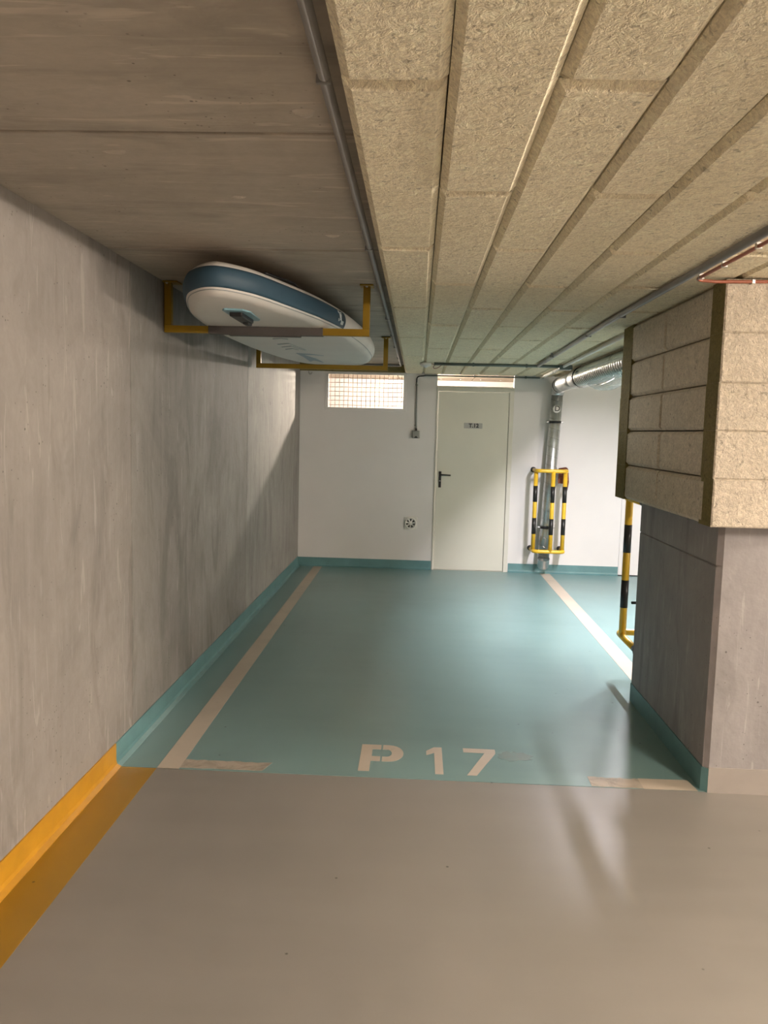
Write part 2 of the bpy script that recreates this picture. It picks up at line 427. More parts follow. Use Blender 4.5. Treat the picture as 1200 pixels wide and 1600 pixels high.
for x, y, rx, ry in ((-0.872, 2.30, 0.045, 0.018), (-0.361, 3.24, 0.035, 0.015), (-0.30, 2.02, 0.028, 0.028), (-0.62, 2.72, 0.03, 0.012)):
    b = MB(); vs = [(x, y, ZC - 0.008)]; n = 14
    for q, zz_ in ((0.55, ZC - 0.0055), (1.0, ZC + 0.002)):
        for k in range(n):
            g = 2 * PI * k / n; w = q * (1 + 0.18 * math.sin(3 * g + x * 9))
            vs.append((x + rx * w * math.cos(g), y + ry * w * math.sin(g), zz_))
    fs = [(0, 1 + k, 1 + (k + 1) % n) for k in range(n)] + [(1 + k, 1 + n + k, 1 + n + (k + 1) % n, 1 + (k + 1) % n) for k in range(n)]
    b.add(vs, fs, 0, True).build('cement_blob', 'conc_blob', ce)
PIT = 0.2095; PL = 1.378; CH = 0.019
def board_mesh(name, w, l, t, ch, mats, n=1):
    """board hanging below z=0 .. face at -t, chamfered face edges, origin at a corner of the face plan"""
    b = MB(); g = 0.0015
    rings = [(g, 0.0), (g, -(t - ch)), (g + ch, -t)]
    vs = []
    ge = 0.0095
    for o, z in rings: vs += [(o, o + ge, z), (w - o, o + ge, z), (w - o, l - o - ge, z), (o, l - o - ge, z)]
    fs = [(0, 3, 2, 1)] if False else []
    fs += [(0, 1, 2, 3)]
    for r in (0, 4):
        for k in range(4): fs.append((r + k, r + (k + 1) % 4, r + 4 + (k + 1) % 4, r + 4 + k))
    fs.append((8, 9, 10, 11))
    b.add(vs, fs)
    me = bpy.data.meshes.new(name); me.from_pydata(b.v, [], b.f)
    for m in mats: me.materials.append(M[m])
    bm = bmesh.new(); bm.from_mesh(me); bmesh.ops.recalc_face_normals(bm, faces=bm.faces[:]); bm.to_mesh(me); bm.free()
    return me
full = board_mesh('insulation_board', PIT, PL, ZC - ZI + 0.012, CH, ['wool'])
short = {}
X0 = -0.171
NC = 22
for c in range(NC):
    y = 1.61 - 5 * PL + (0 if c % 2 == 0 else PL / 2)
    while y < YB - 0.02:
        ln = min(PL, YB - 0.002 - y)
        if ln < PL - 0.01:
            key = round(ln, 2)
            if key not in short: short[key] = board_mesh('insulation_board', PIT, ln, ZC - ZI + 0.012, CH, ['wool'])
            me = short[key]
        else: me = full
        if y > YF:
            ob = bpy.data.objects.new('insulation_board', me); COL.objects.link(ob); ob.parent = ce
            ob.location = (X0 + c * PIT + rnd.uniform(-0.001, 0.001), y + rnd.uniform(-0.004, 0.004), ZC + 0.012 + rnd.uniform(-0.002, 0.0025))
            ob.rotation_euler = (rnd.uniform(-0.0012, 0.0012), rnd.uniform(-0.003, 0.003), rnd.uniform(-0.0008, 0.0008))
        y += PL
# yellow-brown wool strip above the window
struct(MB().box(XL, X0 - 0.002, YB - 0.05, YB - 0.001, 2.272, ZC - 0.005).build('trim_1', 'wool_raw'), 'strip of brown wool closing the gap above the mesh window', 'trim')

# ------------------------------------------------------------------ skirtings
def skirt_x(name, x0, x1, y, mat, h=0.105):
    b = MB(); c = 0.016
    prof = [(0.0, h), (-0.006, h), (-0.006, 0.03), (-0.010, 0.014), (-0.03, 0.004), (-0.03, 0.0), (0.0, 0.0)]
    vs = [(x0, y + py, pz) for py, pz in prof] + [(x1, y + py, pz) for py, pz in prof]; n = len(prof)
    b.add(vs, [tuple(range(n)), tuple(range(n, 2 * n))[::-1]] + [(i, (i + 1) % n, n + (i + 1) % n, n + i) for i in range(n)])
    return b.build(name, mat)
def skirt_y(name, x, y0, y1, mat, sgn, h=0.112):
    b = MB()
    prof = [(0.0, h), (0.006, h), (0.006, 0.03), (0.010, 0.014), (0.03, 0.004), (0.03, 0.0), (0.0, 0.0)]
    vs = [(x + sgn * px, y0, pz) for px, pz in prof] + [(x + sgn * px, y1, pz) for px, pz in prof]; n = len(prof)
    b.add(vs, [tuple(range(n)), tuple(range(n, 2 * n))[::-1]] + [(i, (i + 1) % n, n + (i + 1) % n, n + i) for i in range(n)])
    return b.build(name, mat)
struct(skirt_y('baseboard_left', XL, BAY, YB, 'teal_wall', 1), 'teal painted skirting along the concrete wall', 'skirting')
struct(skirt_y('baseboard_left', XL, YF, BAY, 'yellow_wall', 1), 'orange yellow painted skirting along the concrete wall', 'skirting')
struct(skirt_x('baseboard_back', XL, DX0 - 0.012, YB, 'teal_wall'), 'teal skirting left of the cream door', 'skirting')
struct(skirt_x('baseboard_back', DX1 + 0.012, 2.356, YB, 'teal_wall'), 'teal skirting behind the striped pipe guard', 'skirting')

# ------------------------------------------------------------------ pillar
PX0, PX1, PY0, PY1 = 1.343, 1.80, 3.552, 4.82
ch = 0.022
poly = [(PX0 + ch, PY0), (PX1 - ch, PY0), (PX1, PY0 + ch), (PX1, PY1 - ch), (PX1 - ch, PY1), (PX0 + ch, PY1), (PX0, PY1 - ch), (PX0, PY0 + ch)]
b = MB()
n = len(poly); lv = [0.0, 1.034, 1.0395, 1.045, ZC + 0.012]; ins = [0, 0, 0.007, 0, 0]
cxp, cyp = (PX0 + PX1) / 2, (PY0 + PY1) / 2
vs = []
for z, d in zip(lv, ins):
    vs += [(x + d if x < PX0 + 0.001 else x, y, z) for x, y in poly]
fs = []; mi = []
for r in range(len(lv) - 1):
    for i in range(n): fs.append((r * n + i, r * n + (i + 1) % n, (r + 1) * n + (i + 1) % n, (r + 1) * n + i)); mi.append(1 if i % 2 == 1 else 0)
b.add(vs, fs); b.mi = mi
pil = struct(b.build('pillar', ['conc_pillar', 'conc_edge']), 'bare concrete pillar clad above with tan insulation boards', 'pillar')
# skirting paint on the pillar
MB().prism([(PX0 - 0.005, PY0 + ch), (PX0 + ch - 0.003, PY0 - 0.005), (PX0 + ch + 0.002, PY0 + 0.01), (PX0 + 0.01, PY0 + ch), (PX0 + 0.01, PY1 - ch), (PX0 - 0.005, PY1 - ch)], 0.0, 0.112).build('skirting', 'teal_wall', pil)['label'] = 'teal painted foot of the pillar'
MB().box(PX0 + ch - 0.003, PX1 - ch, PY0 - 0.006, PY0 + 0.01, 0.0, 0.118).build('skirting', 'beige_wall', pil)['label'] = 'beige painted foot of the pillar'
# cladding
IX0, IX1, IY0, IY1, IZ0 = 1.243, 1.90, 3.402, 5.03, 1.232
zr = [IZ0, 1.436, 1.638, 1.838, 2.043, ZI - 0.004]
FT = 0.10    # front boards cover the ends of the side boards
def side_board(parent, x, y0, y1, z0, z1, thick, sgn, mats, jit):
    """board on a face looking along sgn*x with chamfered edges"""
    c = 0.016; g = 0.003; b = MB()
    xo = x + jit
    A = [(y0 + g, z0 + g), (y1 - g, z0 + g), (y1 - g, z1 - g), (y0 + g, z1 - g)]
    B = [(y0 + g + c, z0 + g + c), (y1 - g - c, z0 + g + c), (y1 - g - c, z1 - g - c), (y0 + g + c, z1 - g - c)]
    vs = [(xo - sgn * thick, p, q) for p, q in A] + [(xo - sgn * c, p, q) for p, q in A] + [(xo, p, q) for p, q in B]
    fs = [(0, 1, 2, 3), (8, 9, 10, 11)]
    for r in (0, 4):
        for k in range(4): fs.append((r + k, r + (k + 1) % 4, r + 4 + (k + 1) % 4, r + 4 + k))
    b.add(vs, fs)
    return b.build('insulation_board', mats, parent)
def front_board(parent, y, x0, x1, z0, z1, thick, sgn, jit):
    """board on a face looking along sgn*y; its raw ends show at the pillar corners"""
    b = MB(); yo = y + jit; c = 0.006; g = 0.0002; e = rnd.uniform(-0.003, 0.003)
    A = [(x0 + e, z0 + g), (x1, z0 + g), (x1, z1 - g), (x0 + e, z1 - g)]
    B = [(x0 + e + c, z0 + g + c), (x1 - c, z0 + g + c), (x1 - c, z1 - g - c), (x0 + e + c, z1 - g - c)]
    vs = [(p, yo - sgn * thick, q) for p, q in A] + [(p, yo - sgn * c, q) for p, q in A] + [(p, yo, q) for p, q in B]
    fs = [(0, 1, 2, 3), (8, 9, 10, 11)]; mi = [1, 0]
    for r in (0, 4):
        for k in range(4):
            fs.append((r + k, r + (k + 1) % 4, r + 4 + (k + 1) % 4, r + 4 + k)); mi.append(1 if r == 0 and k in (1, 3) else 0)
    b.add(vs, fs); b.mi = mi
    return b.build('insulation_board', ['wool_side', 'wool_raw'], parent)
for i in range(5):
    z0, z1 = zr[i], zr[i + 1]
    front_board(pil, IY0, IX0, IX1, z0, z1, PY0 - IY0, -1, rnd.uniform(-0.003, 0.003))
    front_board(pil, IY1, IX0 - 0.004, IX1, z0, z1, IY1 - PY1, 1, rnd.uniform(-0.003, 0.003))
    for y0, y1 in ((PY0 - 0.05, 4.195), (4.195, IY1 - 0.125)):
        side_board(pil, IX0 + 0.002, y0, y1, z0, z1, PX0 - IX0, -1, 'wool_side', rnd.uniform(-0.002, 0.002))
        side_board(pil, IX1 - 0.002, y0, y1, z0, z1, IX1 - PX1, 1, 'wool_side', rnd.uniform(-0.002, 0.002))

# ------------------------------------------------------------------ mesh window
w1 = struct(empty('window_1', ((WX0 + WX1) / 2, YB, WZ0)), 'wire mesh window opening into a brightly lit store room', 'window')
fr = 0.03
for nm, a in (('frame_rail', (WX0 - fr, WX1 + fr, WZ0 - fr, WZ0 + 0.006)), ('frame_rail', (WX0 - fr, WX1 + fr, WZ1 - 0.006, WZ1 + fr * 0.8)), ('frame_stile', (WX0 - fr, WX0 + 0.006, WZ0 + 0.006, WZ1 - 0.006)), ('frame_stile', (WX1 - 0.006, WX1 + fr, WZ0 + 0.006, WZ1 - 0.006))):
    MB().bbox(a[0], a[1], YB - 0.010, YB + 0.004, a[2], a[3], 0.003).build(nm, 'white_wall', w1)
src = None
for k in range(17):
    x = WX0 + 0.027 + k * 0.0513
    if src is None: src = MB().tube([(x, YB + 0.03, WZ0), (x, YB + 0.03, WZ1)], 0.003, 6).build('mesh_wire', 'wire', w1); xs = x
    else: copy_part(src, w1, (x - xs, 0, 0))
src = None
for k in range(8):
    z = WZ0 + 0.036 + k * 0.0513
    if z > WZ1 - 0.01: break
    if src is None: src = MB().tube([(WX0, YB + 0.0345, z), (WX1, YB + 0.0345, z)], 0.003, 6).build('mesh_wire', 'wire', w1); zs = z
    else: copy_part(src, w1, (0, 0, z - zs))

# ------------------------------------------------------------------ store room behind the wall
SY = 11.8; SX1 = 1.7
struct(MB().box(XL - 0.25, SX1 + 0.2, YB + 0.06, SY + 0.2, -0.15, 0.0).build('floor', 'store_wall'), 'pale floor of the store room behind the door', 'floor')
struct(MB().box(XL - 0.2, SX1 + 0.2, SY, SY + 0.2, 0, 2.6).build('wall_back', 'store_wall'), 'bright far wall of the store room seen through the mesh', 'wall')
struct(MB().box(SX1, SX1 + 0.2, YB + 0.06, SY, 0, 2.6).build('wall_right', 'store_wall'), 'side wall of the store room behind the cream door', 'wall')
struct(MB().box(XL - 0.02, XL + 0.02, YB + 0.06, SY, 0, 2.6).build('wall_left', 'store_wall'), 'side wall of the store room behind the mesh window', 'wall')
sc_ = struct(MB().box(XL, SX1, YB + 0.06, SY, ZC + 0.02, ZC + 0.05).build('ceiling', 'store_ceiling'), 'boarded ceiling of the store room', 'ceiling')
yy = YB + 0.065
while yy < SY - 0.05:
    y1 = min(yy + 0.36, SY)
    for x0, x1 in ((XL, -0.3), (-0.3, 0.75), (0.75, SX1)):
        MB().bbox(x0 + 0.003, x1 - 0.003, yy + 0.003, y1 - 0.003, ZC - 0.01, ZC + 0.03, 0.006).build('ceiling_board', 'store_ceiling', sc_)
    yy += 0.36
for x in (-1.0, -0.72, -0.44, -0.16, 0.3, 0.58, 0.86, 1.14):
    MB().lathe((x, 11.42, ZC - 0.010), (0, 0, -1), [(0.0, 0.006), (0.014, 0.006), (0.017, 0.0), (0.0, -0.002)], 10).build('fixing_screw', 'seam', sc_)

# ------------------------------------------------------------------ door T.12
d1 = struct(empty('door_1', ((DX0 + DX1) / 2, YB, 0)), 'cream steel door marked T.12 in the white wall', 'door')
MB().bbox(DX0 - 0.004, DX0 + 0.016, YB - 0.012, YB + T, 0, DZ1, 0.002).build('frame_jamb', 'door_frame', d1)
MB().bbox(DX1 - 0.045, DX1 + 0.004, YB - 0.012, YB + T, 0, DZ1, 0.002).build('frame_jamb', 'door_frame', d1)
MB().bbox(DX0 + 0.016, DX1 - 0.045, YB - 0.012, YB + T, DZ1 - 0.05, DZ1, 0.002).build('frame_head', 'door_frame', d1)
MB().bbox(DX0 + 0.019, DX1 - 0.048, YB + 0.004, YB + 0.046, 0.009, DZ1 - 0.053, 0.003).build('leaf', 'door', d1)
MB().box(DX0, DX1, YB - 0.004, YB + T, 0.0, 0.0045).build('threshold', 'door_frame', d1)
hd = MB().bbox(0.251, 0.281, YB - 0.004, YB + 0.006, 0.968, 1.155, 0.004).build('handle_plate', 'black', d1)
MB().tube(fillet([(0.266, YB - 0.002, 1.118), (0.266, YB - 0.052, 1.118), (0.386, YB - 0.052, 1.114)], 0.02), 0.0095, 12).build('lever', 'black', hd)
MB().lathe((0.266, YB - 0.003, 1.045), (0, -1, 0), [(0.0, 0.005), (0.007, 0.005), (0.0085, 0.003), (0.0085, 0)], 14).build('key_cylinder', 'steel', hd)
sg = MB().bbox(0.523, 0.733, YB - 0.0005, YB + 0.006, 1.657, 1.719, 0.002).build('sign_plate', 'sign', d1)
sg['label'] = 'silver plate reading T.12'
RX = Matrix.Rotation(PI / 2, 4, 'X')
text_mesh('sign_text', 'T.12', 0.062, 'black', (0.634, YB - 0.0012, 1.688), RX, sg, 0.0022)
# transom bars
MB().box(DX0 + 0.001, DX1 - 0.001, YB + 0.045, YB + T, DZ1 + 0.001, DZ1 + 0.012).build('transom_rail', 'door_frame', d1)
# second door, at the right of the back wall
d2 = struct(empty('door_2', (2.8, YB, 0)), 'plain white door mostly hidden behind the pillar', 'door')
MB().bbox(2.36, 2.40, YB - 0.014, YB, 0.012, 2.1, 0.003).build('frame_jamb', 'white_wall', d2)
MB().bbox(3.24, 3.28, YB - 0.014, YB, 0.012, 2.1, 0.003).build('frame_jamb', 'white_wall', d2)
MB().bbox(2.40, 3.24, YB - 0.014, YB, 2.06, 2.1, 0.003).build('frame_head', 'white_wall', d2)
MB().bbox(2.403, 3.237, YB - 0.010, YB, 0.012, 2.057, 0.003).build('leaf', 'white_wall', d2)
MB().box(2.36, 3.28, YB - 0.016, YB, 0.002, 0.011).build('door_seal', 'black', d2)

# ------------------------------------------------------------------ wall fan
fan = tag(empty('wall_fan', (-0.059, YB, 0.541)), 'small round white vent fan low on the white wall', 'fan')
c = (-0.059, YB, 0.541)
MB().bbox(-0.134, 0.016, YB - 0.012, YB, 0.466, 0.616, 0.005).build('cover_plate', 'plastic_white', fan)
MB().lathe(c, (0, -1, 0), [(0.052, 0.012), (0.054, 0.026), (0.060, 0.030), (0.068, 0.026), (0.071, 0.010)], 32).build('ring', 'plastic_white', fan)
MB().lathe(c, (0, -1, 0), [(0.0, 0.0125), (0.054, 0.0125)], 24).build('throat', 'pipe_black', fan)
MB().lathe(c, (0, -1, 0), [(0.0, 0.031), (0.014, 0.030), (0.021, 0.024), (0.023, 0.013)], 24).build('hub', 'plastic_white', fan)
for k in range(7):
    a = 2 * PI * k / 7 + 0.2
    b = MB(); ca, sa = math.cos(a), math.sin(a); vs = []
    for r, wv in ((0.020, 0.006), (0.038, 0.009), (0.053, 0.010)):
        for s, dy in ((-1, 0.014), (1, 0.024)):
            vs.append((c[0] + r * ca - s * wv * sa, YB - dy, c[2] + r * sa + s * wv * ca))
    vs += [(x, y - 0.0015, z) for x, y, z in vs]
    b.add(vs, [(0, 1, 3, 2), (2, 3, 5, 4), (6, 8, 9, 7), (8, 10, 11, 9), (0, 2, 8, 6), (2, 4, 10, 8), (1, 7, 9, 3), (3, 9, 11, 5), (4, 5, 11, 10), (0, 6, 7, 1)])
    b.build('blade', 'plastic_white', fan)

# ------------------------------------------------------------------ junction box and its drop cable
jb = tag(empty('junction_box', (-0.026, YB, 1.571)), 'grey junction box on the white wall beside the door', 'junction box')
MB().bbox(-0.072, 0.02, YB - 0.042, YB, 1.527, 1.617, 0.008).build('body', 'box_grey', jb)
MB().bbox(-0.066, 0.014, YB - 0.048, YB - 0.042, 1.533, 1.611, 0.003).build('lid', 'box_grey', jb)
MB().add([(-0.05, YB - 0.0485, 1.533), (0.0, YB - 0.0485, 1.533), (-0.026, YB - 0.0485, 1.556), (-0.05, YB - 0.046, 1.533), (0.0, YB - 0.046, 1.533), (-0.026, YB - 0.046, 1.556)], [(0, 1, 2), (3, 5, 4), (0, 3, 4, 1), (1, 4, 5, 2), (2, 5, 3, 0)]).build('arrow_mark', 'black', jb)
MB().tube([(-0.026, YB - 0.02, 1.616), (-0.026, YB - 0.02, 1.64)], 0.011, 10).build('gland', 'black', jb)
dc = tag(empty('drop_conduit', (-0.03, YB, 1.64)), 'thin grey conduit dropping down the white wall to the box', 'conduit')
MB().tube(fillet([(-0.026, YB - 0.016, 1.638), (-0.034, YB - 0.016, 2.165)], 0.02), 0.009, 10).build('conduit', 'box_grey', dc)
MB().tube(fillet([(-0.034, YB - 0.016, 2.16), (-0.034, YB - 0.016, 2.232), (0.06, YB - 0.022, 2.243)], 0.05), 0.0065, 8).build('cable', 'black', dc)
for z in (1.67, 2.13): MB().bbox(-0.048, -0.018, YB - 0.018, YB, z, z + 0.014, 0.003).build('clip', 'box_grey', dc)

# pipes under the ceiling
def conduit(name, pts, r, mat, label, clips=(), rad=0.05, axis='y', clip_up=None):
    e = tag(empty(name, pts[0]), label, 'conduit')
    MB().tube(fillet(pts, rad), r, 14).build('tube', mat, e)
    for p in clips:
        x, y, z = p; zt = clip_up if clip_up else z + r + 0.004
        b = MB()
        if axis == 'y': b.bbox(x - r - 0.002, x + r + 0.002, y - 0.006, y + 0.006, z - r - 0.002, z + r * 0.2, 0.0015).box(x - 0.008, x + 0.008, y - 0.008, y + 0.008, z, zt)
        else: b.bbox(x - 0.009, x + 0.009, y - r - 0.004, y + r + 0.004, z - r - 0.003, z + r * 0.2, 0.002).box(x - 0.008, x + 0.008, y - 0.008, y + 0.008, z, zt)
        b.build('clip', mat, e)
    return e
conduit('ceiling_conduit', [(-0.222, -3.0, 2.338), (-0.215, 9.085, 2.338), (-1.2, 9.10, 2.338)], 0.0135, 'conduit', 'long grey conduit running along the edge of the insulation boards', [(-0.221, y, 2.338) for y in (0.6, 1.75, 3.3, 5.3, 6.2, 7.05, 8.1)], 0.06, 'y', ZC)
conduit('ceiling_conduit', [(1.075, -1.5, ZI - 0.017), (1.05, 4.6, ZI - 0.017), (1.10, 7.60, ZI - 0.017)], 0.0155, 'conduit', 'grey conduit running under the boards towards the pillar corner', [(1.06, y, ZI - 0.017) for y in (1.2, 4.35, 5.2, 6.6)], 0.5, 'y', ZI + 0.003)
conduit('cross_conduit', [(0.13, 7.66, ZI - 0.016), (1.34, 7.66, ZI - 0.016)], 0.0135, 'conduit_dark', 'dark grey conduit crossing the ceiling in front of the door', [(x, 7.66, ZI - 0.016) for x in (0.5, 1.0)], 0.05, 'x', ZI + 0.003)
conduit('wall_conduit', [(0.05, YB - 0.028, 2.246), (1.40, YB - 0.028, 2.246)], 0.0085, 'conduit_dark', 'thin conduit along the top of the white wall above the door', [(x, YB - 0.028, 2.246) for x in (0.62, 1.2)], 0.05, 'x', ZI + 0.003)
ec = conduit('ceiling_conduit', [(1.29, 5.06, ZI - 0.017), (1.37, 9.2, ZI - 0.017)], 0.0145, 'plastic_white', 'pale conduit under the boards beside the foil hose', [(1.325, 6.9, ZI - 0.017), (1.35, 8.2, ZI - 0.017)], 0.05, 'y', ZI + 0.003)
MB().bbox(1.30, 1.42, 7.60, 7.72, ZI - 0.048, ZI - 0.004, 0.006).build('tee_box', 'conduit_dark', ec)

# red-brown cable clipped beside the conduit and along the pillar cladding
cb = tag(empty('red_cable', (1.12, 3.0, 2.24)), 'red brown cable bending at the top of the pillar cladding', 'cable')
zz = ZI - 0.014
sm = fillet([(1.128, -1.0, zz), (1.122, 2.6, zz), (1.119, 2.95, zz), (1.112, 3.388, zz - 0.001), (1.20, 3.390, zz - 0.006), (1.42, 3.390, zz - 0.002), (1.88, 3.390, zz - 0.002)], 0.05, 8)
MB().tube(sm, 0.0068, 12).build('sheath', 'copper', cb)
for x, y, ax in ((1.121, 2.80, 'y'), (1.121, 3.10, 'y'), (1.117, 3.335, 'y'), (1.345, 3.391, 'x'), (1.62, 3.391, 'x')):
    b = MB()
    if ax == 'y': b.bbox(x - 0.011, x + 0.011, y - 0.006, y + 0.006, zz - 0.009, ZI + 0.002, 0.002)
    else: b.bbox(x - 0.007, x + 0.007, y - 0.009, IY0 + 0.004, zz - 0.013, zz + 0.006, 0.002)
    b.build('clip', 'steel', cb)

# ceiling detector with loose wires
dt = tag(empty('ceiling_detector', (0.05, 7.72, ZI)), 'small white detector on the ceiling with a loop of dark wire', 'detector')
MB().lathe((0.05, 7.72, ZI + 0.002), (0, 0, -1), [(0.0, 0.040), (0.030, 0.040), (0.050, 0.032), (0.056, 0.020), (0.056, 0.008), (0.045, 0.0), (0.0, 0.0)], 28).build('housing', 'plastic_white', dt)
MB().lathe((0.05, 7.72, ZI - 0.038), (0, 0, -1), [(0.0, 0.012), (0.015, 0.010), (0.022, 0.0)], 20).build('lens', 'plastic_white', dt)
wr = []
for k in range(40):
    s = k / 39.0; a = s * 2 * PI * 1.4
    wr.append((0.105 + 0.10 * s * (0.6 + 0.4 * s) + 0.022 * math.sin(a), 7.69 - 0.02 * s + 0.03 * math.cos(a * 0.7), ZI - 0.012 - 0.062 * math.sin(PI * s) ** 2 * (0.7 + 0.3 * math.cos(a))))
MB().tube(wr, 0.003, 6).build('loose_wire', 'red_wire', dt)

# hook on the wall
hk = tag(MB().tube(fillet([(-1.276, YB, 2.29), (-1.276, YB - 0.03, 2.285), (-1.276, YB - 0.03, 2.245), (-1.262, YB - 0.045, 2.228), (-1.240, YB - 0.06, 2.234), (-1.234, YB - 0.064, 2.25)], 0.02, 4), 0.0045, 8).build('wall_hook', 'seam'), 'small dark metal hook high in the corner of the white wall', 'hook')

# ------------------------------------------------------------------ ventilation duct
du = tag(empty('ventilation_duct', (1.475, 9.12, 0.14)), 'silver spiral duct climbing the wall into a foil hose', 'duct')
pb, pt = Vector((1.475, 9.125, 0.20)), Vector((1.548, 9.125, 2.06))
def up(s): return pb.lerp(pt, s)
vp = MB().tube([pb, pt], 0.065, 28).build('riser_pipe', 'galv', du)
hel = []
for k in range(18 * 16 + 1):
    s = k / (18 * 16.0); a = -2 * PI * k / 16.0; p = up(s)
    hel.append((p.x + 0.0655 * math.cos(a), p.y + 0.0655 * math.sin(a), p.z))
MB().tube(hel, 0.0022, 5).build('spiral_seam', 'seam', vp)
MB().lathe((1.474, 9.115, 0.135), (-0.02, -0.45, 0.9), [(0.062, -0.04), (0.066, 0.0), (0.067, 0.075)], 28).build('outlet', 'galv', du)
elb = []
for k in range(9):
    a = PI / 2 * k / 8
    elb.append((1.549, 9.125 - 0.10 * (1 - math.cos(a)), 2.055 + 0.10 * math.sin(a)))
MB().tube(elb, [0.067 + 0.002 * k for k in range(9)], 28).build('elbow', 'galv', du)
MB().tube([(1.549, 9.03, 2.157), (1.548, 8.0, 2.162)], 0.080, 28).build('straight_pipe', 'galv', du)
for y, r, m in ((8.985, 0.0835, 'black'), (8.94, 0.083, 'galv'), (8.80, 0.082, 'galv')):
    MB().tube([(1.549, y + 0.012, 2.157), (1.549, y - 0.012, 2.157)], r, 28).build('collar', m, du)
MB().tube([(1.548, 8.12, 2.161), (1.548, 7.52, 2.163)], 0.086, 28).build('sleeve', 'galv', du)
hp = []; hr = []; y = 7.86
i = 0
while y > 5.22:
    hp.append((1.548 + 0.02 * (7.86 - y) / 2.64, y, 2.163 + 0.003 * math.sin(y * 3))); hr.append(0.0925 + 0.0085 * math.sin(i * PI / 3)); y -= 0.0115; i += 1
hose = MB().tube(hp, hr, 30).build('foil_hose', 'galv_bright', du)
MB().tube([(1.548, 7.80, 2.163), (1.548, 7.76, 2.163)], 0.1015, 28).build('hose_clamp', 'black', du)
MB().tube(fillet([(1.568, 5.26, 2.16), (1.57, 5.14, 2.16), (1.57, 5.14, 2.0)], 0.09, 8), 0.088, 24).build('elbow', 'galv', du)
MB().tube([(1.57, 5.14, 2.03), (1.57, 5.14, 0.2)], 0.065, 24).build('downpipe', 'galv', du)
MB().tube([(1.40, 5.10, 0.545), (1.52, 5.12, 0.545)], 0.009, 8).build('clamp_screw', 'black', du)
for s in (0.835, 0.19):
    p = up(s)
    cl = MB().tube([(p.x, p.y, p.z - 0.012), (p.x, p.y, p.z + 0.012)], 0.0695, 28).build('clamp', 'black', du)
    MB().bbox(p.x - 0.098, p.x + 0.098, p.y - 0.010, p.y + 0.010, p.z - 0.008, p.z + 0.008, 0.003).tube([(p.x, p.y + 0.06, p.z), (p.x, YB, p.z)], 0.006, 8).build('clamp_lug', 'seam', cl)
# plastic film sagging below the hose
b = MB(); vs = []; fs = []; NY = 22; NA = 9
rf = random.Random(9)
for i in range(NY + 1):
    s = i / NY; yy = 7.35 - 1.25 * s; sag = 0.075 * math.sin(PI * min(1, s * 1.05)) ** 0.8
    for k in range(NA):
        a = -PI * 0.66 + PI * 0.34 * k / (NA - 1)
        rr = 0.101 + sag * max(0, -math.sin(a)) ** 2 + rf.uniform(-0.004, 0.006)
        vs.append((1.556 + rr * math.cos(a), yy, 2.163 + rr * math.sin(a)))
for i in range(NY):
    for k in range(NA - 1): fs.append((i * NA + k, i * NA + k + 1, (i + 1) * NA + k + 1, (i + 1) * NA + k))
b.add(vs, fs, 0, True)
fo = b.build('plastic_film', 'film', du); fo['label'] = 'clear plastic film sagging under the foil hose'
md = fo.modifiers.new('thickness', 'SOLIDIFY'); md.thickness = 0.0012
# round letter sign on the riser
p = up(0.912)
dsk = MB().lathe((p.x - 0.005, p.y - 0.0655, p.z), (0, -1, 0), [(0.0, 0.005), (0.040, 0.004), (0.043, 0.002), (0.043, -0.002), (0.0, -0.002)], 32).build('sign_disc', 'plastic_white', du)
dsk['label'] = 'round white disc with a black D'
text_mesh('sign_letter', 'D', 0.082, 'black', (p.x + 0.002, p.y - 0.0715, p.z + 0.002), RX, dsk, 0.001)
text_mesh('sign_letter', '1', 0.038, 'black', (p.x - 0.018, p.y - 0.0712, p.z + 0.004), RX, dsk, 0.001)

# ------------------------------------------------------------------ striped pipe guards
def guard(root, x0, x1, yw, yo, bars, z0, z1, left_rust=False):
    """two U tubes fixed to the wall at yw, reaching to yo; upright bars between"""
    s = 1 if yw > yo else -1; r = 0.0215
    for z in (z0, z1):
        g = MB().tube(fillet([(x0, yw, z), (x0, yo, z), (x1, yo, z), (x1, yw, z)], 0.06, 7), r, 16).build('guard_hoop', 'yellow', root)
        for x in (x0, x1):
            MB().tube([(x, yw, z), (x, yw - s * 0.075, z)], r + 0.0012, 16).build('foot_sleeve', 'pipe_black', g)
            MB().lathe((x, yw, z), (0, -s, 0), [(0.0, 0.006), (0.030, 0.006), (0.032, 0.003), (0.032, 0.0)], 20).build('foot_flange', 'pipe_black', g)
    for x, y in bars:
        u = MB().tube([(x, y, z0), (x, y, z1)], 0.0235, 18).build('upright', 'yellow', root)
        h = (z1 - z0) / 5.0
        for k in (1, 3):
            MB().tube([(x, y, z0 + h * k + 0.01), (x, y, z0 + h * (k + 1) + 0.01)], 0.0243, 18).build('black_band', 'black_paint', u)
g1 = tag(empty('pipe_guard', (1.51, YB, 0.296)), 'yellow and black striped guard around the silver duct on the white wall', 'pipe guard')
guard(g1, 1.335, 1.675, YB, 8.965, [(1.337, 9.03), (1.52, 8.965), (1.660, 9.0)], 0.296, 1.205)
b = MB()
b.prism([(1.60, 9.12), (1.66, 9.11), (1.68, 9.16), (1.61, 9.17)], 1.06, 1.22).tube(fillet([(1.61, 9.14, 1.22), (1.69, 9.08, 1.24), (1.70, 9.06, 1.08), (1.685, 9.05, 0.99)], 0.03, 5), 0.013, 8)
b.build('rusty_strap', 'rust', g1)['label'] = 'rusty brown strap at the top of the guard'
g2 = tag(empty('pipe_guard', (1.57, PY1, 0.30)), 'yellow and black striped guard on the back of the concrete pillar', 'pipe guard')
guard(g2, 1.378, 1.76, PY1, 5.31, [(1.378, 5.20), (1.57, 5.31), (1.76, 5.20)], 0.30, 1.21)

